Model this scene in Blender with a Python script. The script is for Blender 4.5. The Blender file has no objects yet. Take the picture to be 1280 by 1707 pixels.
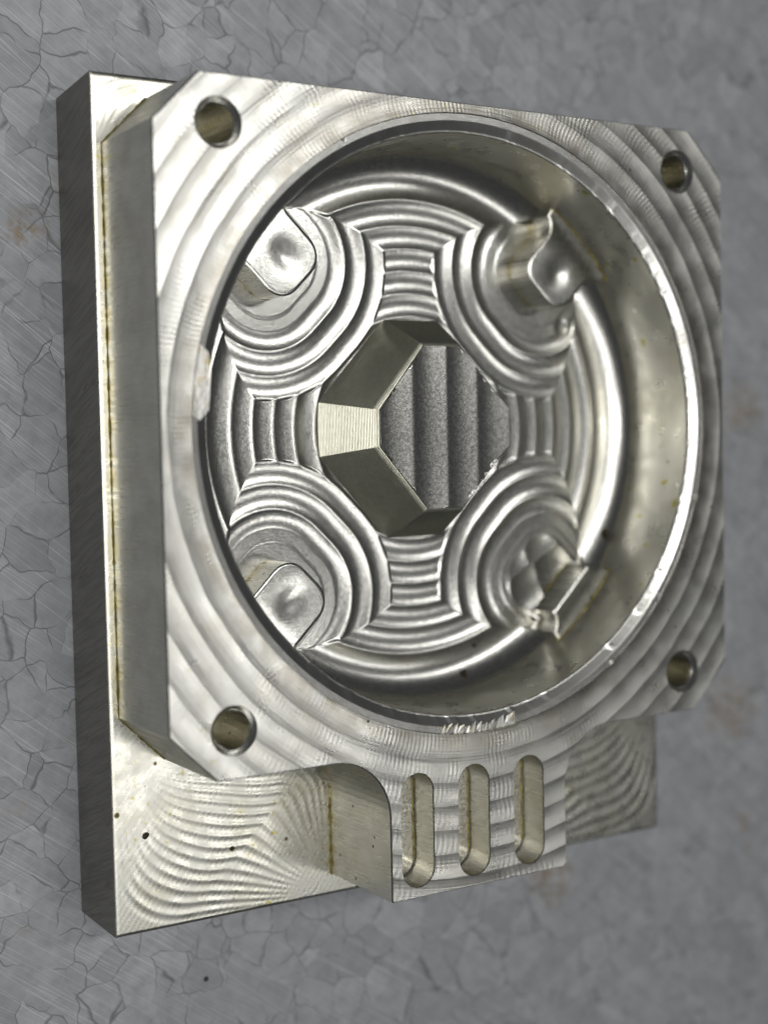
import bpy, math, random
import numpy as np
from mathutils import Matrix, Vector
from mathutils.geometry import delaunay_2d_cdt

S = bpy.context.scene
COL = S.collection
rng = np.random.default_rng(7)
random.seed(7)
MM = 0.001

# ------------------------------------------------------------------ camera
CAM_R = ((0.8517252, -0.0210971, 0.5235638),
         (-0.0439779, -0.9985419, 0.0313062),
         (0.5221399, -0.0496896, -0.8514111))          # rows: right, down, forward
CAM_P = (-100.0965, -1.3023, 167.6287)                 # millimetres
cam_data = bpy.data.cameras.new("camera")
cam = bpy.data.objects.new("camera", cam_data)
COL.objects.link(cam)
S.camera = cam
r_, d_, f_ = (Vector(v) for v in CAM_R)
M = Matrix.Identity(4)
for i in range(3):
    M[i][0], M[i][1], M[i][2] = r_[i], -d_[i], -f_[i]
    M[i][3] = CAM_P[i] * MM
cam.matrix_world = M
cam_data.sensor_fit = 'VERTICAL'
cam_data.sensor_height = 36.0
cam_data.lens = 2441.45 / 1707.0 * 36.0
cam_data.clip_start = 0.005
cam_data.clip_end = 20.0
cam_data.dof.use_dof = True
cam_data.dof.focus_distance = (Vector((-22, 0, 14)) - Vector(CAM_P)).dot(f_) * MM
cam_data.dof.aperture_fstop = 12.0

# ------------------------------------------------------------------ light
world = bpy.data.worlds.new("World")
S.world = world
world.use_nodes = True
world.node_tree.nodes["Background"].inputs[0].default_value = (0.93, 0.97, 1.0, 1)
world.node_tree.nodes["Background"].inputs[1].default_value = 0.035

def area(name, loc, target, sx, sy, power, col):
    l = bpy.data.lights.new(name, 'AREA')
    l.shape = 'RECTANGLE'; l.size = sx; l.size_y = sy; l.energy = power; l.color = col
    o = bpy.data.objects.new(name, l); COL.objects.link(o)
    o.location = loc
    o.rotation_euler = (Vector(target) - Vector(loc)).to_track_quat('-Z', 'Y').to_euler()
    return o
for lx, ly, ln, pw in ((0.10, -0.31, 1.30, 1.75), (0.10, 0.31, 1.30, 3.2), (-0.42, 0.0, 0.75, 2.3)):   # two ceiling battens; third lamp added unseen to brighten boss and bore walls
    area("overhead_lamp", (lx, ly, 1.2), (lx, ly, 0), ln, 0.10, pw, (1.0, 0.99, 0.97))

S.view_settings.view_transform = 'Standard'
S.view_settings.look = 'None'
S.view_settings.exposure = 0.18
S.view_settings.gamma = 1.0
S.cycles.use_denoising = True
S.cycles.max_bounces = 6
S.cycles.glossy_bounces = 5
S.cycles.sample_clamp_indirect = 6.0

# ------------------------------------------------------------------ node helper
class NT:
    def __init__(self, name):
        self.m = bpy.data.materials.new(name); self.m.use_nodes = True
        self.t = self.m.node_tree
        self.b = self.t.nodes["Principled BSDF"]
        tc = self.t.nodes.new('ShaderNodeTexCoord')
        self.P = self.vm('SCALE', tc.outputs['Object'], scale=1000.0)      # millimetres
    def new(self, k, **kw):
        n = self.t.nodes.new(k)
        for a, v in kw.items(): setattr(n, a, v)
        return n
    def put(self, s, v):
        if v is None: return
        if hasattr(v, 'is_output') or isinstance(v, bpy.types.NodeSocket): self.t.links.new(v, s)
        else: s.default_value = v
    def vm(self, op, a, b=None, scale=None):
        n = self.new('ShaderNodeVectorMath', operation=op)
        self.put(n.inputs[0], a); self.put(n.inputs[1], b)
        if scale is not None: self.put(n.inputs['Scale'], scale)
        return n.outputs['Value'] if op in ('LENGTH', 'DOT_PRODUCT', 'DISTANCE') else n.outputs['Vector']
    def ma(self, op, a, b=None, c=None, clamp=False):
        n = self.new('ShaderNodeMath', operation=op, use_clamp=clamp)
        self.put(n.inputs[0], a); self.put(n.inputs[1], b)
        if c is not None: self.put(n.inputs[2], c)
        return n.outputs[0]
    def xyz(self, v):
        n = self.new('ShaderNodeSeparateXYZ'); self.put(n.inputs[0], v); return n.outputs
    def comb(self, x, y, z):
        n = self.new('ShaderNodeCombineXYZ')
        for s, v in zip(n.inputs, (x, y, z)): self.put(s, v)
        return n.outputs[0]
    def mapped(self, rot=(0, 0, 0), sc=(1, 1, 1), v=None, loc=(0, 0, 0)):
        v = v if v is not None else self.P
        if any(rot):                                        # turn first, stretch afterwards
            q = self.new('ShaderNodeMapping'); self.put(q.inputs[0], v)
            q.inputs['Rotation'].default_value = rot; v = q.outputs[0]
        n = self.new('ShaderNodeMapping'); self.put(n.inputs[0], v)
        n.inputs['Scale'].default_value = sc
        n.inputs['Location'].default_value = loc
        return n.outputs[0]
    def noise(self, v, scale, detail=3, rough=0.55, dist=0.0, out='Fac'):
        n = self.new('ShaderNodeTexNoise'); self.put(n.inputs['Vector'], v)
        n.inputs['Scale'].default_value = scale; n.inputs['Detail'].default_value = detail
        n.inputs['Roughness'].default_value = rough; n.inputs['Distortion'].default_value = dist
        return n.outputs[out]
    def vor(self, v, scale, feature='F1', out='Distance', rnd=1.0):
        n = self.new('ShaderNodeTexVoronoi', feature=feature); self.put(n.inputs['Vector'], v)
        n.inputs['Scale'].default_value = scale; n.inputs['Randomness'].default_value = rnd
        return n.outputs[out]
    def ramp(self, f, lo, hi, a=0.0, b=1.0):
        n = self.new('ShaderNodeMapRange', interpolation_type='SMOOTHSTEP'); self.put(n.inputs[0], f)
        n.inputs[1].default_value = lo; n.inputs[2].default_value = hi
        n.inputs[3].default_value = a; n.inputs[4].default_value = b
        return n.outputs[0]
    def mix(self, f, a, b):
        n = self.new('ShaderNodeMix', data_type='RGBA'); self.put(n.inputs[0], f)
        self.put(n.inputs[6], a); self.put(n.inputs[7], b)
        return n.outputs[2]
    def bump(self, h, normal=None, strength=1.0):           # h in millimetres
        n = self.new('ShaderNodeBump'); n.inputs['Strength'].default_value = strength
        n.inputs['Distance'].default_value = MM; self.put(n.inputs['Height'], h)
        if normal is not None: self.put(n.inputs['Normal'], normal)
        return n.outputs[0]
    def done(self, col, rough, metal=1.0, normal=None, aniso=None):
        self.put(self.b.inputs['Base Color'], col); self.put(self.b.inputs['Roughness'], rough)
        self.put(self.b.inputs['Metallic'], metal)
        if normal is not None: self.put(self.b.inputs['Normal'], normal)
        return self.m

ALU = (0.82, 0.815, 0.765, 1)
ALU_D = (0.62, 0.61, 0.55, 1)
OIL = (0.62, 0.50, 0.16, 1)
GRIME = (0.07, 0.065, 0.05, 1)

def specks(n, col, scale=0.55, thr=0.16, colour=GRIME):
    """tiny scattered dirt spots: only some voronoi cells carry one"""
    vd = n.vor(n.P, scale)
    vc = n.xyz(n.vor(n.P, scale, out='Color'))[0]
    on = n.ma('MULTIPLY', n.ramp(vd, thr, thr * 0.6), n.ramp(vc, 0.90, 0.94))
    return n.mix(on, col, colour)

def mat_top():
    n = NT("milled_face")
    x, y, z = n.xyz(n.P)
    r = n.vm('LENGTH', n.comb(x, y, 0.0))
    wob = n.noise(n.P, 0.09, 2)
    rr = n.ma('ADD', r, n.ma('MULTIPLY', wob, 0.8))
    u = n.ma('SUBTRACT', n.ma('FRACT', n.ma('DIVIDE', n.ma('SUBTRACT', rr, 42.55 + 14.25 - 28.5), 2.85)), 0.5)
    sc = n.ma('MULTIPLY', n.ma('MULTIPLY', u, u), 4 * 0.078)
    broad = n.ma('MULTIPLY', n.noise(n.P, 0.08, 1), 0.25)
    th = n.ma('ARCTAN2', y, x)
    ph = n.ma('ADD', n.ma('MULTIPLY', th, 430.0), n.ma('MULTIPLY', n.ma('MULTIPLY', u, u), 9.0))
    feed = n.ma('MULTIPLY', n.ma('SINE', ph), n.ma('MULTIPLY', n.ramp(n.noise(n.P, 0.25, 2), 0.35, 0.7), 0.0042))
    fine = n.ma('MULTIPLY', n.noise(n.P, 5.0, 3), 0.003)
    ringv = n.comb(n.ma('MULTIPLY', r, 4.0), n.ma('MULTIPLY', th, 3.0), 0.0)
    ring = n.ma('MULTIPLY', n.noise(ringv, 1.0, 3), 0.02)
    h = n.ma('ADD', n.ma('ADD', n.ma('ADD', sc, feed), n.ma('ADD', fine, broad)), ring)
    nor = n.bump(h)
    col = n.mix(n.ramp(n.noise(n.P, 0.18, 4), 0.4, 0.75), ALU, (0.74, 0.715, 0.65, 1))
    rimdirt = n.ma('MULTIPLY', n.ramp(r, 39.5, 36.8), n.ramp(n.noise(n.P, 0.35, 4), 0.3, 0.65))
    col = n.mix(rimdirt, col, (0.56, 0.53, 0.46, 1))
    col = n.mix(n.ma('MULTIPLY', n.ramp(n.noise(n.P, 0.8, 4), 0.66, 0.72), 0.5), col, (0.60, 0.56, 0.32, 1))
    col = specks(n, col, 0.45, 0.1)
    ro = n.ramp(n.noise(n.P, 0.3, 4), 0.3, 0.75, 0.27, 0.36)
    return n.done(col, ro, 1.0, nor)

def mat_pocket():
    n = NT("ball_milled_floor")
    g = n.ma('MULTIPLY', n.noise(n.P, 5.0, 3, 0.8), 0.0085)
    g2 = n.ma('MULTIPLY', n.noise(n.P, 0.5, 2), 0.006)
    nor = n.bump(n.ma('ADD', g, g2))
    col = n.mix(n.ramp(n.noise(n.P, 2.6, 3, 0.8), 0.38, 0.62), (0.84, 0.835, 0.79, 1), (0.65, 0.645, 0.60, 1))
    scr = n.noise(n.mapped((0, 0, 0.35), (9.0, 0.25, 1)), 1.0, 2)
    col = n.mix(n.ramp(scr, 0.70, 0.78, 0, 0.4), col, (0.9, 0.9, 0.88, 1))
    col = specks(n, col, 0.6, 0.12)
    ro = n.ramp(n.noise(n.P, 3.0, 4, 0.7), 0.3, 0.7, 0.19, 0.27)
    return n.done(col, ro, 1.0, nor)

def mat_wall():
    n = NT("bored_wall")
    x, y, z = n.xyz(n.P)
    th = n.ma('ARCTAN2', y, x)
    st = n.noise(n.comb(n.ma('MULTIPLY', th, 4.0), n.ma('MULTIPLY', z, 3.5), 0.0), 1.0, 3)
    cl = n.noise(n.P, 0.14, 4)
    nor = n.bump(n.ma('ADD', n.ma('MULTIPLY', st, 0.012), n.ma('MULTIPLY', n.noise(n.P, 0.15, 2), 0.09)))
    col = n.mix(n.ramp(cl, 0.35, 0.7), (0.82, 0.805, 0.72, 1), (0.75, 0.725, 0.62, 1))
    stain = n.ma('MULTIPLY', n.ramp(n.noise(n.P, 0.42, 5, 0.65), 0.62, 0.70), 0.6)
    col = n.mix(stain, col, (0.5, 0.47, 0.30, 1))
    dab = n.ramp(n.noise(n.mapped((0, 0, 0), (0.6, 0.6, 0.45)), 1.0, 1), 0.735, 0.76)
    col = n.mix(dab, col, (0.60, 0.56, 0.10, 1))
    col = specks(n, col, 0.5, 0.10)
    ro = n.ramp(n.noise(n.P, 0.4, 4), 0.3, 0.7, 0.26, 0.40)
    return n.done(col, ro, 1.0, nor)

def mat_rim():
    n = NT("turned_rim")
    nor = n.bump(n.ma('ADD', n.ma('MULTIPLY', n.noise(n.P, 0.4, 2), 0.012), n.ma('MULTIPLY', n.noise(n.P, 5.0, 2), 0.002)))
    col = n.mix(n.ramp(n.noise(n.P, 0.4, 3), 0.4, 0.7), (0.84, 0.835, 0.80, 1), (0.74, 0.725, 0.67, 1))
    return n.done(col, 0.24, 1.0, nor)

def mat_base_floor():
    n = NT("base_milled_floor")
    x, y, z = n.xyz(n.P)
    hv = n.mapped((0, 0, math.radians(38)), (1, 1, 1))
    hx = n.xyz(hv)[0]
    wav = n.ma('SINE', n.ma('MULTIPLY', hx, 2 * math.pi / 0.62))
    h = n.ma('ADD', n.ma('MULTIPLY', wav, 0.0010), n.ma('MULTIPLY', n.noise(n.P, 5.0, 3), 0.0012))
    nor = n.bump(h)
    col = n.mix(n.ramp(n.noise(n.P, 0.2, 4), 0.4, 0.7), (0.74, 0.73, 0.66, 1), (0.69, 0.675, 0.57, 1))
    oil = n.ma('MULTIPLY', n.ramp(n.noise(n.P, 0.9, 4, 0.6), 0.62, 0.72), n.ramp(n.noise(n.P, 0.10, 2), 0.42, 0.6))
    col = n.mix(oil, col, (0.60, 0.52, 0.14, 1))
    col = specks(n, col, 0.42, 0.17, (0.10, 0.08, 0.03, 1))
    col = specks(n, col, 1.0, 0.12, (0.06, 0.055, 0.04, 1))
    return n.done(col, n.ramp(n.noise(n.P, 0.5, 3), 0.3, 0.7, 0.24, 0.32), 1.0, nor)

def mat_side():
    n = NT("sawn_side_shaded")
    sv = n.mapped((math.radians(-24), 0, 0), (0.4, 0.35, 5.0))
    # saw lines run steeply down the face
    sv = n.mapped((math.radians(20), 0, 0), (0.4, 3.2, 0.16))
    st = n.noise(sv, 1.0, 4, 0.6)
    nor = n.bump(n.ma('ADD', n.ma('MULTIPLY', st, 0.10), n.ma('MULTIPLY', n.noise(n.P, 3.0, 3), 0.015)))
    col = n.mix(n.ramp(st, 0.35, 0.65), (0.17, 0.163, 0.145, 1), (0.31, 0.30, 0.27, 1))  # sawn aluminium, with the shade on this side put into its colour
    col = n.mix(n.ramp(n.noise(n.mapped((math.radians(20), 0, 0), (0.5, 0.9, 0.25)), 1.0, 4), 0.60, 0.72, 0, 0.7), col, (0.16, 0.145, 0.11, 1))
    return n.done(col, n.ramp(st, 0.3, 0.7, 0.33, 0.5), 1.0, nor)

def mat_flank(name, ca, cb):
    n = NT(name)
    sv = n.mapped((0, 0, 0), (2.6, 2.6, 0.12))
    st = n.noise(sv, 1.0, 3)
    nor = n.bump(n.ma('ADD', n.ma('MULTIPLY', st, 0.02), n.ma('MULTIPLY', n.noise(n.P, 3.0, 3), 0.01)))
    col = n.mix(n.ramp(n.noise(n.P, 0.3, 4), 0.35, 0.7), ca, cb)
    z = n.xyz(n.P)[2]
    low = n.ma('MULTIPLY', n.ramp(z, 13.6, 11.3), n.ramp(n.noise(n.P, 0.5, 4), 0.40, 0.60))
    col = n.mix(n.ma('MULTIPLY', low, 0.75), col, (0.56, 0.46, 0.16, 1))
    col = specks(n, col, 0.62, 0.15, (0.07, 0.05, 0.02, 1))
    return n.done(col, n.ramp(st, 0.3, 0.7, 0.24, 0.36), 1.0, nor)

def mat_boss():
    n = NT("stepped_boss_side")
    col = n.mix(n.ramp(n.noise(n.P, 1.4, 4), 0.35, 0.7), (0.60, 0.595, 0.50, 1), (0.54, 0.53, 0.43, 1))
    nor = n.bump(n.ma('MULTIPLY', n.noise(n.P, 7.0, 3), 0.02))
    return n.done(col, 0.29, 1.0, nor)

def mat_residue():
    n = NT("dried_coolant")
    col = n.mix(n.ramp(n.noise(n.P, 0.7, 4), 0.35, 0.65), (0.52, 0.47, 0.15, 1), (0.30, 0.21, 0.045, 1))
    col = n.mix(n.ramp(n.noise(n.P, 1.6, 3), 0.66, 0.74), col, (0.035, 0.028, 0.015, 1))
    return n.done(col, 0.4, 0.35, n.bump(n.ma('MULTIPLY', n.noise(n.P, 2.5, 3), 0.15)))

def mat_burr():
    n = NT("bright_burr")
    col = n.mix(n.ramp(n.noise(n.P, 0.8, 4), 0.5, 0.75), (0.88, 0.87, 0.82, 1), (0.66, 0.55, 0.30, 1))
    return n.done(col, 0.42, 0.75, n.bump(n.ma('MULTIPLY', n.noise(n.P, 1.6, 3), 0.12)))

def mat_chip():
    n = NT("dark_swarf")
    col = n.mix(n.noise(n.P, 3.0, 3), (0.02, 0.018, 0.012, 1), (0.09, 0.07, 0.04, 1))
    return n.done(col, 0.5, 0.4, n.bump(n.ma('MULTIPLY', n.noise(n.P, 3.0, 3), 0.1)))

def mat_sheet():
    n = NT("galvanised_spangle")
    warp = n.noise(n.P, 0.10, 3, out='Color')
    v = n.vm('ADD', n.P, n.vm('SCALE', n.vm('SUBTRACT', warp, (0.5, 0.5, 0.5)), scale=7.0))
    x, y, z = n.xyz(v)
    v = n.comb(x, y, 0.0)
    sc = 0.235
    edge = n.vor(v, sc, feature='DISTANCE_TO_EDGE')
    cc = n.xyz(n.vor(v, sc, out='Color'))
    brk = n.ramp(n.noise(n.P, 0.16, 3), 0.38, 0.56)
    wid = n.ramp(n.noise(n.P, 0.5, 2), 0.3, 0.7, 0.014, 0.038)
    line = n.ma('MULTIPLY', n.ma('SUBTRACT', 1.0, n.ma('DIVIDE', edge, wid), clamp=True), brk)
    # diagonal handling scratches (two families)
    s1 = n.noise(n.mapped((0, 0, math.radians(36)), (0.05, 4.2, 1)), 1.0, 4, 0.6)
    s2 = n.noise(n.mapped((0, 0, math.radians(33)), (0.020, 0.9, 1), loc=(3, 7, 0)), 1.0, 3, 0.55)
    s3 = n.noise(n.mapped((0, 0, math.radians(40)), (0.018, 6.0, 1), loc=(9, 2, 0)), 1.0, 2, 0.5)
    scr = n.ma('MAXIMUM', n.ramp(s1, 0.54, 0.72), n.ma('MAXIMUM', n.ramp(s2, 0.57, 0.74, 0, 0.6), n.ramp(s3, 0.60, 0.70, 0, 0.9)))
    patch = n.ramp(n.noise(n.P, 0.022, 2), 0.30, 0.62, 0.35, 1.0)
    scr = n.ma('MULTIPLY', scr, patch)
    long_ = n.ramp(n.noise(n.mapped((0, 0, math.radians(31)), (0.006, 1.1, 1), loc=(1, 4, 0)), 1.0, 2, 0.5), 0.70, 0.80)
    scr = n.ma('MAXIMUM', scr, long_)
    base = n.mix(cc[0], (0.43, 0.443, 0.47, 1), (0.53, 0.543, 0.57, 1))
    base = n.mix(n.ramp(n.noise(n.P, 0.45, 4), 0.3, 0.75, 0, 0.55), base, (0.33, 0.335, 0.347, 1))
    base = n.mix(n.ma('MULTIPLY', scr, 0.85), base, (0.72, 0.73, 0.75, 1))
    base = n.mix(n.ma('MULTIPLY', line, 0.7), base, (0.13, 0.13, 0.135, 1))
    rust = n.ma('MULTIPLY', n.ramp(n.noise(n.P, 0.055, 3, 0.6), 0.64, 0.78), n.ramp(n.noise(n.P, 0.4, 3), 0.40, 0.7))
    for bx, by, br in ((66, -45, 9), (69, 2, 7), (-45.5, 24, 4), (30, -66, 7), (55, -38, 6)):
        dd = n.ma('ADD', n.vm('DISTANCE', n.P, (bx, by, 0.0)), n.ma('MULTIPLY', n.noise(n.P, 0.3, 3), br * 0.9))
        rust = n.ma('MAXIMUM', rust, n.ma('MULTIPLY', n.ramp(dd, br * 1.3, br * 0.5), n.ramp(n.noise(n.P, 0.9, 5, 0.65), 0.42, 0.62)))
    base = n.mix(n.ma('MULTIPLY', rust, 0.75), base, (0.36, 0.25, 0.12, 1))
    base = specks(n, base, 0.16, 0.07, (0.06, 0.06, 0.06, 1))
    ro = n.ma('ADD', n.ma('MULTIPLY', cc[1], 0.06), 0.56)
    ro = n.ma('SUBTRACT', ro, n.ma('MULTIPLY', scr, 0.06))
    # each crystal leans a little its own way
    tx = n.ma('MULTIPLY', n.ma('SUBTRACT', cc[1], 0.5), 0.06)
    ty = n.ma('MULTIPLY', n.ma('SUBTRACT', cc[2], 0.5), 0.06)
    h = n.ma('ADD', n.ma('MULTIPLY', s1, 0.03), n.ma('MULTIPLY', n.noise(n.P, 0.35, 3), 0.05))
    h = n.ma('SUBTRACT', h, n.ma('MULTIPLY', line, 0.02))
    nb = n.bump(h)
    nor = n.vm('NORMALIZE', n.vm('ADD', nb, n.comb(tx, ty, 0.0)))
    return n.done(base, ro, 0.55, nor)

M_TOP, M_POCKET, M_WALL, M_RIM = mat_top(), mat_pocket(), mat_wall(), mat_rim()
M_BASE, M_SIDE_SHADED, M_FLANK_SHADED, M_BOSS = mat_base_floor(), mat_side(), mat_flank('milled_flank_shaded', (0.56, 0.55, 0.49, 1), (0.47, 0.46, 0.40, 1)), mat_boss()  # plate flank: same metal as the tab, darkened to paint in shade
M_CUT = mat_flank('milled_flank_bright', (0.80, 0.785, 0.71, 1), (0.72, 0.70, 0.61, 1))  # the same milled metal without the painted shade
M_RES, M_BURR, M_CHIP, M_SHEET = mat_residue(), mat_burr(), mat_chip(), mat_sheet()

# ------------------------------------------------------------------ mesh helpers (input in millimetres)
def mk(name, verts, faces, mats, parent=None, smooth=False, midx=None, label=None):
    v = np.asarray(verts, dtype=np.float64) * MM
    me = bpy.data.meshes.new(name)
    me.from_pydata(v.tolist(), [], faces if isinstance(faces, list) else faces.tolist())
    for m in (mats if isinstance(mats, (list, tuple)) else [mats]): me.materials.append(m)
    if midx is not None: me.polygons.foreach_set('material_index', np.asarray(midx, dtype=np.int32))
    if smooth: me.polygons.foreach_set('use_smooth', np.ones(len(me.polygons), dtype=bool))
    me.update()
    o = bpy.data.objects.new(name, me); COL.objects.link(o)
    if parent is not None: o.parent = parent
    if label: o['label'] = label
    return o

def grid_faces(nx, ny, wrap=False):
    i, j = np.meshgrid(np.arange(nx - (0 if wrap else 1)), np.arange(ny - 1), indexing='ij')
    i2 = (i + 1) % nx
    return np.stack([i * ny + j, i2 * ny + j, i2 * ny + j + 1, i * ny + j + 1], -1).reshape(-1, 4)

def inside(px, py, poly):
    poly = np.asarray(poly); c = np.zeros(np.shape(px), dtype=bool)
    x1, y1 = poly[-1]
    for x0, y0 in poly:
        cond = ((y0 > py) != (y1 > py)) & (px < (x1 - x0) * (py - y0) / (y1 - y0 + 1e-15) + x0)
        c ^= cond; x1, y1 = x0, y0
    return c

def dist_poly(px, py, poly, closed=True):
    poly = np.asarray(poly); n = len(poly); best = np.full(np.shape(px), 1e9)
    for k in range(n if closed else n - 1):
        a, b = poly[k], poly[(k + 1) % n]; d = b - a; L = d @ d + 1e-15
        t = np.clip(((px - a[0]) * d[0] + (py - a[1]) * d[1]) / L, 0, 1)
        best = np.minimum(best, np.hypot(px - a[0] - t * d[0], py - a[1] - t * d[1]))
    return best

def offset_in(poly, d):
    """offset a CCW polygon inwards by d"""
    p = np.asarray(poly, float); n = len(p); out = []
    for k in range(n):
        e0 = p[k] - p[k - 1]; e1 = p[(k + 1) % n] - p[k]
        e0 /= np.linalg.norm(e0); e1 /= np.linalg.norm(e1)
        n0 = np.array([-e0[1], e0[0]]); n1 = np.array([-e1[1], e1[0]])
        b = n0 + n1; out.append(p[k] + b * (d / max(0.25, (b @ n0))))
    return np.array(out)

def arc(cx, cy, r, a0, a1, n):
    t = np.radians(np.linspace(a0, a1, n)); return [(cx + r * math.cos(q), cy + r * math.sin(q)) for q in t]

def cdt(loops, extra=None):
    vs, es = [], []
    for lp in loops:
        s = len(vs); n = len(lp)
        vs += [Vector((float(a), float(b))) for a, b in lp]
        es += [(s + k, s + (k + 1) % n) for k in range(n)]
    if extra is not None: vs += [Vector((float(a), float(b))) for a, b in extra]
    ov, oe, of, *_ = delaunay_2d_cdt(vs, es, [], 0, 1e-7)
    return np.array([(v.x, v.y) for v in ov]), [list(f) for f in of]

def patch(loop, res):
    loop = np.asarray(loop)
    x0, y0 = loop.min(0); x1, y1 = loop.max(0)
    gx, gy = np.meshgrid(np.arange(x0, x1, res), np.arange(y0, y1, res))
    gx = gx.ravel() + 0.11 * res; gy = gy.ravel() + 0.07 * res
    ok = inside(gx, gy, loop) & (dist_poly(gx, gy, loop) > res * 0.45)
    v, f = cdt([loop], np.c_[gx[ok], gy[ok]])
    c = np.array([v[t].mean(0) for t in f])
    keep = inside(c[:, 0], c[:, 1], loop)
    return v, [t for t, k in zip(f, keep) if k]

def wall_strip(loop0, z0, loop1, z1, base):
    n = len(loop0)
    v = [(a, b, z0) for a, b in loop0] + [(a, b, z1) for a, b in loop1]
    f = [[base + k, base + (k + 1) % n, base + n + (k + 1) % n, base + n + k] for k in range(n)]
    return v, f

# ------------------------------------------------------------------ the sheet it lies on
def sheet():
    w = 620.0
    v = [(-w, -w, 0), (w, -w, 0), (w, w, 0), (-w, w, 0), (-w, -w, -1.5), (w, -w, -1.5), (w, w, -1.5), (-w, w, -1.5)]
    f = [[0, 1, 2, 3], [7, 6, 5, 4], [0, 4, 5, 1], [1, 5, 6, 2], [2, 6, 7, 3], [3, 7, 4, 0]]
    o = mk("metal_sheet", v, f, M_SHEET)
    o["kind"] = "structure"; o["label"] = "scratched grey galvanised steel sheet with crystal spangle"
sheet()

# ------------------------------------------------------------------ the machined part
root = bpy.data.objects.new("machined_housing", None)
COL.objects.link(root)
root.empty_display_size = 0.02
root["label"] = "silver milled aluminium housing with round bored pocket lying on the galvanised sheet"
root["category"] = "metal part"

H1, H2 = 11.25, 25.54
AX, BY, CH = 40.0, 37.7, 5.46
R0, R1 = 36.5, 34.3
TX0, TX1, TY = -12.94, 12.65, -54.93
FR = 7.2
ZF = 11.5                    # pocket floor
Z_PAD, Z_BOSS = 16.0, 19.6

plate = [(-AX, -BY + CH), (-AX + CH, -BY)]
plate += arc(TX0 - FR, -BY - FR, FR, 90, 0, 14)
plate += [(TX0, TY + 0.2), (TX0 + 0.2, TY), (TX1 - 0.5, TY), (TX1, TY + 0.5)]
plate += arc(TX1 + FR, -BY - FR, FR, 180, 90, 14)
plate += [(AX - 5.84, -BY), (AX - 0.4, -BY + 5.3), (AX, -BY + 6.0), (AX, BY - 6.0), (AX - 0.4, BY - 5.3), (AX - 5.2, BY - 0.3), (AX - 6.2, BY), (-AX + CH, BY), (-AX, BY - CH)]
plate = np.array(plate)

# ---- base slab
BX0, BX1, BY0, BY1 = -41.13, 40.44, -57.42, 40.09
def smin(a, b, k):
    h = np.clip(0.5 + 0.5 * (b - a) / k, 0, 1); return b * (1 - h) + a * h - k * h * (1 - h)
def base_slab():
    xs = np.unique(np.concatenate([[BX0], np.arange(BX0 + 0.1, BX1, 0.22), [BX1 - 0.1, BX1]]))
    ys = np.unique(np.concatenate([[BY0, BY0 + 0.1], np.arange(BY0 + 0.2, -35.5, 0.2), np.linspace(-35.4, 29, 60), np.arange(29.2, BY1, 0.22), [BY1 - 0.1, BY1]]))
    X, Y = np.meshgrid(xs, ys, indexing='ij')
    dl, db, dr, dt = X - BX0, Y - BY0, BX1 - X, BY1 - Y
    k = 9.0
    do = smin(np.where(X < 0, smin(dl, db, k), smin(dr, db, k)), dt, 3.0)
    do = np.maximum(do, 0)
    di = np.where(inside(X, Y, plate), 0.0, dist_poly(X, Y, plate))
    s = do / (do + di + 1e-6)
    N = np.where(Y > 0, 5.0, np.where(X < 0, 17.0, 13.0))
    ph = s * N + 0.12 * np.sin(X * 0.5) * np.sin(Y * 0.4)
    u = ph - np.floor(ph) - 0.5
    gap = do + di
    amp = np.clip(gap / N, 0, 1.3) * 0.036
    Z = H1 + (4 * u * u - 0.4) * amp * np.clip(np.minimum(do, di) / 0.5, 0, 1)
    e = np.minimum(np.minimum(dl, db), np.minimum(dr, dt))
    Z = Z - np.clip(0.2 - e, 0, 1) * 0.7
    zt = H1 - 0.14
    v = np.c_[X.ravel(), Y.ravel(), Z.ravel()]
    f = grid_faces(len(xs), len(ys))
    mi = np.zeros(len(f), int)
    o = mk("base_floor", v, f, M_BASE, None, smooth=True)
    b0, b1 = -57.28, 39.29
    g = 0.35
    v = [(BX0 + g, b0 + g, -0.05), (BX1 - g, b0 + g, -0.05), (BX1 - g, b1 - g, -0.05), (BX0 + g, b1 - g, -0.05),
         (BX0, b0, 0.3), (BX1, b0, 0.3), (BX1, b1, 0.3), (BX0, b1, 0.3), (BX0, BY0, zt), (BX1, BY0, zt), (BX1, BY1, zt), (BX0, BY1, zt)]
    f = [[3, 2, 1, 0]]
    for q in (0, 4): f += [[q + k, q + (k + 1) % 4, q + 4 + (k + 1) % 4, q + 4 + k] for k in range(4)]
    sl = mk("base_slab", v, f, M_SIDE_SHADED, root)
    o.parent = sl
base_slab()

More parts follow.
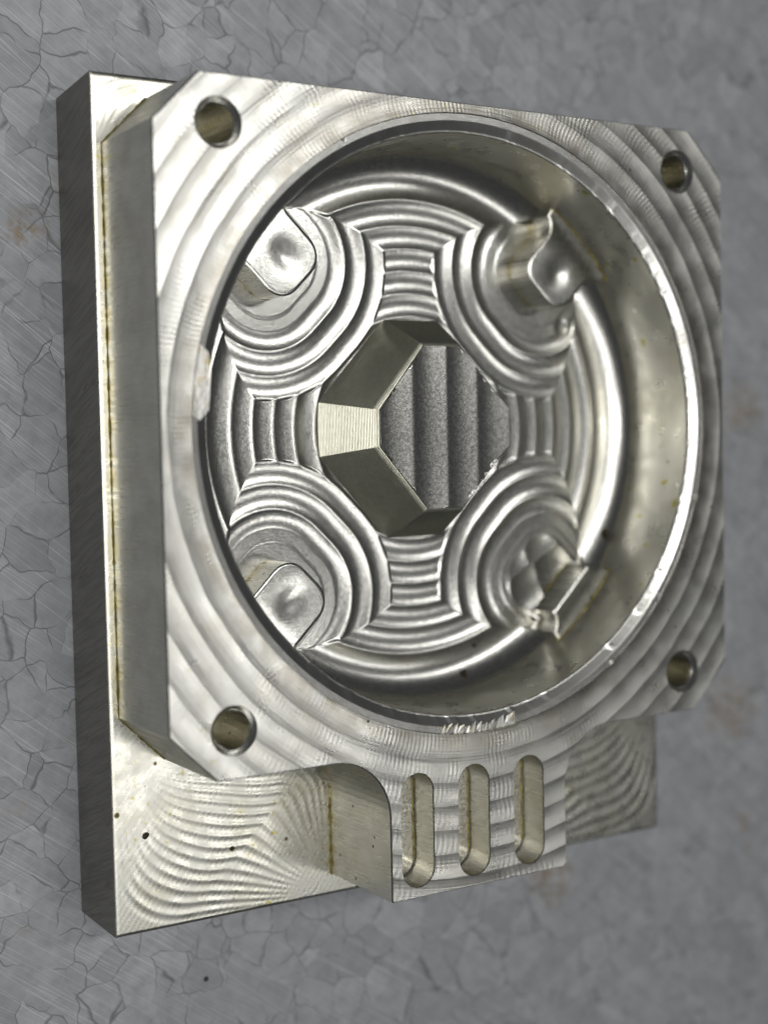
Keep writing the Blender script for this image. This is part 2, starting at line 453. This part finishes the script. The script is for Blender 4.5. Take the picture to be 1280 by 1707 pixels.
# ---- flange: top face, outer flanks
HX, HR, HO = 32.35, 2.15, 2.78
holes = [(-HX - .1, HX + .15), (HX - .1, HX - .1), (HX - .1, -HX - .1), (-HX - .1, -HX)]
slots = [(-9.2, -40.15, -53.7), (-1.2, -40.15, -53.7), (6.95, -40.15, -53.7)]
SW = 2.28
def slot_loop(sx, ya, yb, w=SW, n=14):
    return arc(sx, ya - w, w, 0, 180, n) + arc(sx, yb + w, w, 180, 360, n)
NR = 320
def flange():
    e = 0.16
    top_loop = offset_in(plate, e)
    loops = [top_loop, arc(0, 0, R0, 0, 360 - 360 / NR, NR)]
    for hx, hy in holes: loops.append(arc(hx, hy, HO, 0, 352.5, 48))
    for s in slots: loops.append(slot_loop(*s))
    v, f = cdt(loops)
    c = np.array([v[t].mean(0) for t in f])
    keep = inside(c[:, 0], c[:, 1], top_loop) & (np.hypot(c[:, 0], c[:, 1]) > R0 * 0.9995)
    for hx, hy in holes: keep &= np.hypot(c[:, 0] - hx, c[:, 1] - hy) > HO * 0.998
    for s in slots: keep &= ~inside(c[:, 0], c[:, 1], slot_loop(*s))
    V = [(a, b, H2) for a, b in v]; F = [t for t, k in zip(f, keep) if k]; mi = [0] * len(F)
    mk("flange_face", V, F, M_TOP, root)
    V, F = [], []
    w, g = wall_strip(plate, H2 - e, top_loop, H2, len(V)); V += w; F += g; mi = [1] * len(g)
    w, g = wall_strip(plate, H1 - 0.6, plate, H2 - e, len(V)); V += w; F += g; mi += [2 if 3 <= k <= 31 else 0 for k in range(len(g))]  # tab sides take the bright copy, the other sides the painted shade
    mk("flange_flank", V, F, [M_FLANK_SHADED, M_RIM, M_CUT], root, midx=mi)
flange()

def revolve(profile, n, jitter=None):
    P = np.asarray(profile, float); t = np.linspace(0, 2 * np.pi, n, endpoint=False)
    r = np.repeat(P[None, :, 0], n, 0); z = np.repeat(P[None, :, 1], n, 0)
    if jitter is not None: r = r + jitter * rng.normal(size=r.shape); 
    X = r * np.cos(t)[:, None]; Y = r * np.sin(t)[:, None]
    return np.c_[X.ravel(), Y.ravel(), z.ravel()], grid_faces(n, len(P), wrap=True)

# ---- threaded bolt holes and slots
for hx, hy in holes:
    n = 48
    prof = [(HO, H2), (HR + 0.12, H2 - 0.62), (HR, H2 - 0.72)]
    zz = np.arange(H2 - 1.2, H2 - 13.5, -0.5)
    prof += [(HR + (0.05 if k % 2 else 0.0), q) for k, q in enumerate(zz)]
    prof += [(0.02, zz[-1] - 0.9)]
    v, f = revolve(prof, n); v[:, 0] += hx; v[:, 1] += hy
    mi = (np.arange(len(f)) % (len(prof) - 1) > 1).astype(int)
    mk("bolt_hole", v, f[:, ::-1], [M_RIM, M_CUT], root, smooth=False, midx=mi)
for s in slots:
    l0 = np.array(slot_loop(*s)); l1 = np.array(slot_loop(*s, w=SW - 0.1)); l1 = offset_in(l0, 0.10)
    l2 = offset_in(l0, 0.32)
    V, F = [], []; zb = H2 - 4.3
    for a, za, b, zb_ in ((l0, H2, l1, H2 - 0.14), (l1, H2 - 0.14, l1, zb + 0.25), (l1, zb + 0.25, l2, zb)):
        w, g = wall_strip(a, za, b, zb_, len(V)); V += w; F += g
    b = len(V); V += [(p, q, zb) for p, q in l2]; F.append(list(range(b, len(V))))
    o = mk("slot", V, F, M_CUT, root)
    o.data.polygons.foreach_set('use_smooth', [len(p.vertices) == 4 for p in o.data.polygons])

# ---- rim round the bore, and the bore wall
t = np.linspace(0, 2 * np.pi, NR, endpoint=False)
prof = [(36.5, H2), (36.42, H2 - 0.22), (35.66, H2 - 0.27), (35.5, H2 - 0.34), (34.60, H2 - 0.76), (34.40, H2 - 0.80), (R1, H2 - 0.98)]
v, f = revolve(prof, NR)
vv = v.reshape(NR, len(prof), 3)
rag = 0.025 * np.abs(rng.normal(size=NR)) * (rng.random(NR) < 0.35)
for col_ in (4, 5):
    rad = np.hypot(vv[:, col_, 0], vv[:, col_, 1]); q = (rad - rag) / rad
    vv[:, col_, 0] *= q; vv[:, col_, 1] *= q
vv[:, 4, 2] += 0.6 * rag
mk("bore_rim", vv.reshape(-1, 3), f[:, ::-1], M_RIM, root)
v, f = revolve([(R1, H2 - 0.98), (R1, 18.0), (R1, ZF - 0.3)], NR)
mk("bore_wall", v, f[:, ::-1], M_WALL, root, smooth=True)

# ---- pocket floor: swept ball-cutter channels
RB, PITCH = 4.9, 2.8
DIAG = {'tl': (-1, 1), 'tr': (1, 1), 'br': (1, -1), 'bl': (-1, -1)}
def rt(X, Y, key):
    sx, sy = DIAG[key]; q = 2 ** -0.5
    return (X * sx + Y * sy) * q, (-X * sy + Y * sx) * q * (1 if sx * sy > 0 else 1)
def pad_dist(X, Y, key, rho0=24.5, hw=4.2, rc=2.8):
    a, b = rt(X, Y, key)
    qx = np.maximum(rho0 + rc - a, 0); qy = np.maximum(np.abs(b) - (hw - rc), 0)
    return np.hypot(qx, qy) - rc
DIMPLES = [  # plunge marks: x, y, cutter radius, lowest z
    (24.2, 13.2, 4.9, 11.40)]
def floor_z(X, Y):
    r = np.hypot(X, Y)
    D = R1 - r
    Dp = np.full(X.shape, 1e9)
    for k in DIAG: Dp = np.minimum(Dp, pad_dist(X, Y, k))
    # channels along the wall (first path further out), channels round the pads
    lw = 3.9 + np.array([0.0]); levels_w = np.concatenate([[3.9], 7.7 + PITCH * np.arange(8)])
    levels_p = np.concatenate([[4.6], 7.7 + PITCH * np.arange(6)])
    dw = np.min(np.abs(D[..., None] - levels_w), -1); dp = np.min(np.abs(Dp[..., None] - levels_p), -1)
    prof = lambda d: RB - np.sqrt(np.maximum(RB * RB - d * d, 0.4))
    w = np.clip(0.5 + (np.minimum(D, 11.9) - Dp) / 0.5, 0, 1); w = w * w * (3 - 2 * w)
    zp = prof(dp)
    zp = np.where(Dp < 4.6, np.minimum(zp, 0.06 + 0.5 * np.clip(2.4 - Dp, 0, 0.25) ** 2), zp)
    z = w * zp + (1 - w) * prof(dw)
    # the lower right pad was cut down: a few short passes where it stood
    a, b = rt(X, Y, 'br')
    cut = np.full(X.shape, 9.0)
    for qa, qb, qz in ((24.2, -1.6, 0.05), (25.4, 2.6, -0.02), (27.6, -2.4, -0.12), (28.9, 1.6, -0.16)):
        cut = np.minimum(cut, 0.35 * prof(np.minimum(np.hypot(a - qa, (b - qb) * 0.8), 4.5)) + qz)
    wb = np.clip((1.2 - pad_dist(X, Y, 'br')) / 0.6, 0, 1)
    z = z * (1 - wb) + cut * wb
    z = ZF + z
    for (dx, dy, dr, dz) in DIMPLES:
        d = np.hypot(X - dx, Y - dy); z = np.minimum(z, np.where(d < dr * 0.98, dz + dr - np.sqrt(np.maximum(dr * dr - d * d, 0)), 99))
    return z
def pocket():
    rr = np.arange(8.0, R1 + 0.02, 0.15); rr = np.append(rr[:-1], R1)
    th = np.linspace(0, 2 * np.pi, 1280, endpoint=False)
    T, Rr = np.meshgrid(th, rr, indexing='ij')
    X, Y = Rr * np.cos(T), Rr * np.sin(T)
    Z = floor_z(X, Y)
    mk("pocket_floor", np.c_[X.ravel(), Y.ravel(), Z.ravel()], grid_faces(len(th), len(rr), wrap=True)[:, ::-1], M_POCKET, root, smooth=True)
pocket()

# ---- centre boss
def boss():
    foot = np.array([(-14, -3.45), (-4.1, -14.2), (4.3, -14.2), (14, -3.45), (14, 3.45), (4.3, 14.1), (-4.0, 14.1), (-14, 3.45)])
    top = np.array([(-9.7, -2.2), (-3.0, -10.0), (2.2, -10.1), (9.4, -2.3), (9.4, 2.3), (2.2, 10.0), (-3.2, 10.0), (-9.7, 2.2)])
    zb = 10.6
    V, F = [], []
    steps, sub = 44, 4
    rows = []
    for k in range(steps):
        for j in range(sub):
            q = j / sub; tt = (k + q) / steps
            # stair left by the z-level finishing cut: near-flat tread, then riser
            tq = min(q / 0.5, 1.0); rq = max(0.0, (q - 0.5) / 0.5)
            z = zb + (Z_BOSS - 0.25 - zb) * (k + 0.24 * tq + 0.76 * rq) / steps
            rows.append(((k + tq) / steps, z, 0.0))
    rows.append((1.0, Z_BOSS - 0.25, 0.0))
    n = 8
    for tt, z, bg in rows:
        lp = foot * (1 - tt) + top * tt
        if tt > 0.92: lp = lp * (1 - 0.02 * ((tt - 0.92) / 0.08) ** 2)
        lp = offset_in(lp, -bg)
        V += [(a, b, z) for a, b in lp]
    for k in range(len(rows) - 1):
        for j in range(n):
            F.append([k * n + j, k * n + (j + 1) % n, (k + 1) * n + (j + 1) % n, (k + 1) * n + j])
    mk("boss_side", V, F, M_BOSS, b_root)
    lp = V[-n:]
    lp2 = []
    for k in range(n):
        a, b = np.array(lp[k][:2]), np.array(lp[(k + 1) % n][:2])
        m = max(2, int(np.linalg.norm(b - a) / 0.35))
        lp2 += [tuple(a + (b - a) * q / m) for q in range(m)]
    v, f = patch(lp2, 0.3)
    paths = np.array([-7.6, -2.45, 2.3, 6.6])
    d = np.min(np.abs(v[:, 0][:, None] - paths), 1)
    z = Z_BOSS - 0.22 + (11.0 - np.sqrt(121 - d * d))
    z = np.minimum(z, Z_BOSS + 0.05)
    V2 = np.c_[v, z]
    nb = len(lp2)
    ring = [tuple(q) for q in V2[:nb]]
    m0 = len(V2); V2 = V2.tolist() + ring + [(a, b, Z_BOSS - 0.5) for a, b in lp2]
    f = f + [[m0 + nb + k, m0 + nb + (k + 1) % nb, m0 + (k + 1) % nb, m0 + k] for k in range(nb)]
    mk("boss_top", V2, f, M_POCKET, b_root, smooth=True)
b_root = bpy.data.objects.new("centre_boss", None); COL.objects.link(b_root); b_root.parent = root
b_root.empty_display_size = 0.005
boss()

# ---- corner pads
def pad_outline(rho0, hw, rc, fl=2.6):
    """CCW in (rho, tau): rounded inner corners, flared foot at the bore wall, outer end inside the wall"""
    R = R1 + 0.25
    pts = []
    tt = hw + fl
    a_w = math.sqrt(R * R - tt * tt)
    # start at outer end, tau negative, go to tau positive along wall
    for tau in np.linspace(-tt, tt, 21): pts.append((math.sqrt(R * R - tau * tau), tau))
    ce = a_w - 1.4                                       # flare circle centres
    for q in np.linspace(0, math.pi / 2, 9)[1:]:
        pts.append((ce - fl + fl * math.cos(q) * 1.0 - 0.0, hw + fl - fl * math.sin(q)))
    if rho0 < ce - fl - 1:
        pts += [(rho0 + rc - rc * math.sin(q), hw - rc + rc * math.cos(q)) for q in np.linspace(0, math.pi / 2, 8)]
        pts += [(rho0 + rc - rc * math.cos(q), -hw + rc - rc * math.sin(q)) for q in np.linspace(0, math.pi / 2, 8)]
    for q in np.linspace(math.pi / 2, 0, 9)[:-1]:
        pts.append((ce - fl + fl * math.cos(q), -(hw + fl - fl * math.sin(q))))
    return np.array(pts)
def pad(key, rho0=24.5):
    sx, sy = DIAG[key]; q = 2 ** -0.5
    ol = pad_outline(rho0, 4.2, 2.8, 2.1 if sx > 0 else 1.3)
    er = np.array([sx, sy]) * q; et = np.array([-sy, sx]) * q
    toXY = lambda p: p[:, :1] * er + p[:, 1:] * et
    dense = []
    for k in range(len(ol)):
        a, b = ol[k], ol[(k + 1) % len(ol)]; m = max(1, int(np.linalg.norm(b - a) / 0.4))
        dense += [a + (b - a) * j / m for j in range(m)]
    dense = np.array(dense)
    v, f = patch(dense, 0.2)
    d = dist_poly(v[:, 0], v[:, 1], ol)
    tau, rho = v[:, 1], v[:, 0]
    st = lambda q, a, b: (lambda t_: t_ * t_ * (3 - 2 * t_))(np.clip((q - a) / (b - a), 0, 1))
    z = -0.12 * np.exp(-((R1 - 1.6 - rho) / 1.1) ** 2)                                 # pass along the wall
    if rho0 < 28:
        z = z - 0.20 * np.exp(-((rho - rho0 - 3.8) / 1.9) ** 2 - ((tau + 0.2) / 1.4) ** 2)   # plunge hollow
    z = z - 0.14 * np.clip(1 - d / 0.2, 0, 1)
    xy = toXY(v)
    V = np.c_[xy, Z_PAD + z].tolist(); F = f; mi = [0] * len(F)
    A = toXY(dense)
    w, g = wall_strip(A, ZF - 0.6, A, Z_PAD - 0.14, len(V)); V += w; F = F + g; mi += [1] * len(g)
    # mirror-type transforms flip nothing here: (er, et) is always right-handed
    o = mk("corner_pad", V, F, [M_POCKET, M_CUT], root, midx=mi)
    o.data.polygons.foreach_set('use_smooth', [m == 0 for m in mi])
    return o, A
pads = {k: pad(k) for k in ('tl', 'tr', 'bl')}
pads['br'] = pad('br', 30.4)
pads['br'][0]['label'] = 'corner pad milled back to a thin sliver against the bore wall'

# ---- dried coolant in the inner corners
def bead(pts, z, w=0.28, name="residue_bead", closed=False, seed=0, parent=None):
    """a thin uneven fillet running along a corner; pts: polyline, the wall is on its left"""
    p = np.asarray(pts, float); n = len(p); V, F = [], []
    g = np.random.default_rng(seed)
    for k in range(n):
        a = p[max(k - 1, 0)] if not closed else p[k - 1]; b = p[min(k + 1, n - 1)] if not closed else p[(k + 1) % n]
        d = (b - a) / (np.linalg.norm(b - a) + 1e-9); nr = np.array([d[1], -d[0]])
        s = w * (0.55 + 0.9 * g.random())
        zz = z if np.isscalar(z) else z[k]
        V += [(p[k][0] - nr[0] * 0.1, p[k][1] - nr[1] * 0.1, zz + s), (p[k][0] + nr[0] * 0.35 * s, p[k][1] + nr[1] * 0.35 * s, zz + 0.35 * s), (p[k][0] + nr[0] * s, p[k][1] + nr[1] * s, zz - 0.12)]
    for k in range(n - (0 if closed else 1)):
        a, b = 3 * k, 3 * ((k + 1) % n)
        for j in (0, 1): F.append([a + j, b + j, b + j + 1, a + j + 1])
    return mk(name, V, F, M_RES, parent or root, smooth=True)
def dens(pts, step=0.5):
    out = []; p = np.asarray(pts, float)
    for a, b in zip(p[:-1], p[1:]):
        m = max(1, int(np.linalg.norm(b - a) / step)); out += [a + (b - a) * j / m for j in range(m)]
    return np.array(out + [p[-1]])
bead(dens([(-AX + CH, BY), (-AX, BY - CH), (-AX, -BY + CH), (-AX + CH, -BY)]), H1, 0.22, seed=1)
bead(dens([(TX0, -BY - FR - 0.5), (TX0, TY)]), H1, 0.32, seed=2)
tb = np.linspace(-1.28, 0.86, 150)
zc = [float(floor_z(np.array([33.9 * math.cos(q)]), np.array([33.9 * math.sin(q)]))[0]) for q in tb]
bead(np.array([(R1 * math.cos(q), R1 * math.sin(q)) for q in tb])[::-1], np.array(zc)[::-1], 0.30, seed=3)
for sgn, (sx, ya, yb) in zip(range(3), slots):
    bead(dens([(sx + SW - 0.34, ya - 1.6), (sx + SW - 0.34, yb + 1.2)]), H2 - 4.3, 0.13, seed=5 + sgn)
def near(loop, key, lo, hi, flip=True):
    a, b = rt(loop[:, 0], loop[:, 1], key); return loop
for key, seed in (('tr', 11), ('bl', 12), ('tl', 13), ('br', 14)):
    A = pads[key][1]
    rad = np.hypot(A[:, 0], A[:, 1]); keep = rad < R1 - 0.4
    idx = np.where(keep)[0]
    # the kept run is contiguous: rotate the loop so that it starts there
    st = [i for i in idx if not keep[i - 1]][0]
    run = [A[(st + k) % len(A)] for k in range(keep.sum())]
    bead(np.array(run), ZF, 0.18, seed=seed)
    w = [(R1 * math.cos(q), R1 * math.sin(q)) for q in (lambda c: np.linspace(c - 0.19, c + 0.19, 30))(math.atan2(DIAG[key][1], DIAG[key][0]))]
    bead(np.array(w)[::-1], Z_PAD - 0.05, 0.26, seed=seed + 20)

# ---- burrs on the rim
def shard(pts, z, thick, seed, name="burr"):
    g = np.random.default_rng(seed); p = np.asarray(pts, float); n = len(p)
    V = [(a, b, z + 0.25 * g.random()) for a, b in p]; V += [(a, b, q - thick) for a, b, q in V]
    F = [list(range(n)), list(range(2 * n - 1, n - 1, -1))] + [[k, n + k, n + (k + 1) % n, (k + 1) % n] for k in range(n)]
    F[2:] = [f[::-1] for f in F[2:]]
    return mk(name, V, F, M_BURR, root)
pl = lambda r, d: (r * math.cos(math.radians(d)), r * math.sin(math.radians(d)))
o = shard([pl(36.2, 165.5), pl(36.25, 172), pl(36.25, 177.6), pl(35.5, 178.3), pl(35.2, 177.8), pl(34.5, 176.4), pl(34.6, 170), pl(35.2, 166.5)][::1], H2 - 0.12, 0.12, 3)
o["label"] = "long bright foil burr on the bore rim"
for k, (d, w) in enumerate([(261.3, .5), (262.7, .55), (264.2, .4), (265.4, .6), (266.9, .4), (268.1, .5), (269.6, .45), (271.0, .5), (272.6, .6), (274.6, .9), (276.8, 1.3)]):
    r1 = 36.35; L = 0.8 + 0.5 * rng.random() + (0.4 if k > 8 else 0)
    shard([pl(r1, d - w), pl(r1 + 0.1, d + w), pl(r1 - L, d + w * 0.9 + 0.3), pl(r1 - L * 0.75, d - w * 0.2)], H2 - 0.30, 0.12, 30 + k)
for k, (d, w, L) in enumerate([(-38.2, 0.9, 0.7), (-15.6, 0.5, 0.9), (-56.0, 0.4, 0.5), (118, 0.4, 0.4)]):
    shard([pl(36.5, d - w), pl(36.6, d + w), pl(36.5 - L, d + w * 0.6), pl(36.5 - L, d - w * 0.7)], H2 - 0.15, 0.15, 60 + k)

# ---- loose swarf chips (each its own thing)
def chip(x, y, z, size, label, rot, seed):
    g = np.random.default_rng(seed)
    import bmesh
    bm = bmesh.new(); bmesh.ops.create_icosphere(bm, subdivisions=2, radius=1.0)
    for v in bm.verts:
        q = 1 + 0.35 * (g.random() - 0.5)
        v.co = Vector((v.co.x * size[0] * q, v.co.y * size[1] * q, v.co.z * size[2] * q)) * MM
    me = bpy.data.meshes.new("swarf_chip"); bm.to_mesh(me); bm.free(); me.materials.append(M_CHIP)
    o = bpy.data.objects.new("swarf_chip", me); COL.objects.link(o)
    o.location = (x * MM, y * MM, z * MM); o.rotation_euler = (0.2, 0.1, rot)
    o["label"] = label; o["category"] = "metal chip"; o["group"] = "loose dark swarf chips"
fz = lambda x, y: float(floor_z(np.array([x]), np.array([y]))[0])
chip(30.2, -15.0, fz(30.2, -15.0) + 0.25, (0.45, 1.15, 0.4), "large dark swarf chip by the bore wall above the cut-down corner pad", 0.35, 1)
chip(6.9, -32.0, fz(6.9, -32.0) + 0.2, (0.3, 0.9, 0.3), "slim dark swarf chip against the bore wall facing the three slots", 0.2, 2)
chip(9.0, -28.4, fz(9.0, -28.4) + 0.12, (0.3, 0.25, 0.2), "tiny dark swarf chip out on the pocket floor", 0.5, 3)
chip(-37.2, -46.2, H1 + 0.15, (0.45, 0.3, 0.22), "small dark swarf chip on the fan-milled base corner", 0.8, 4)
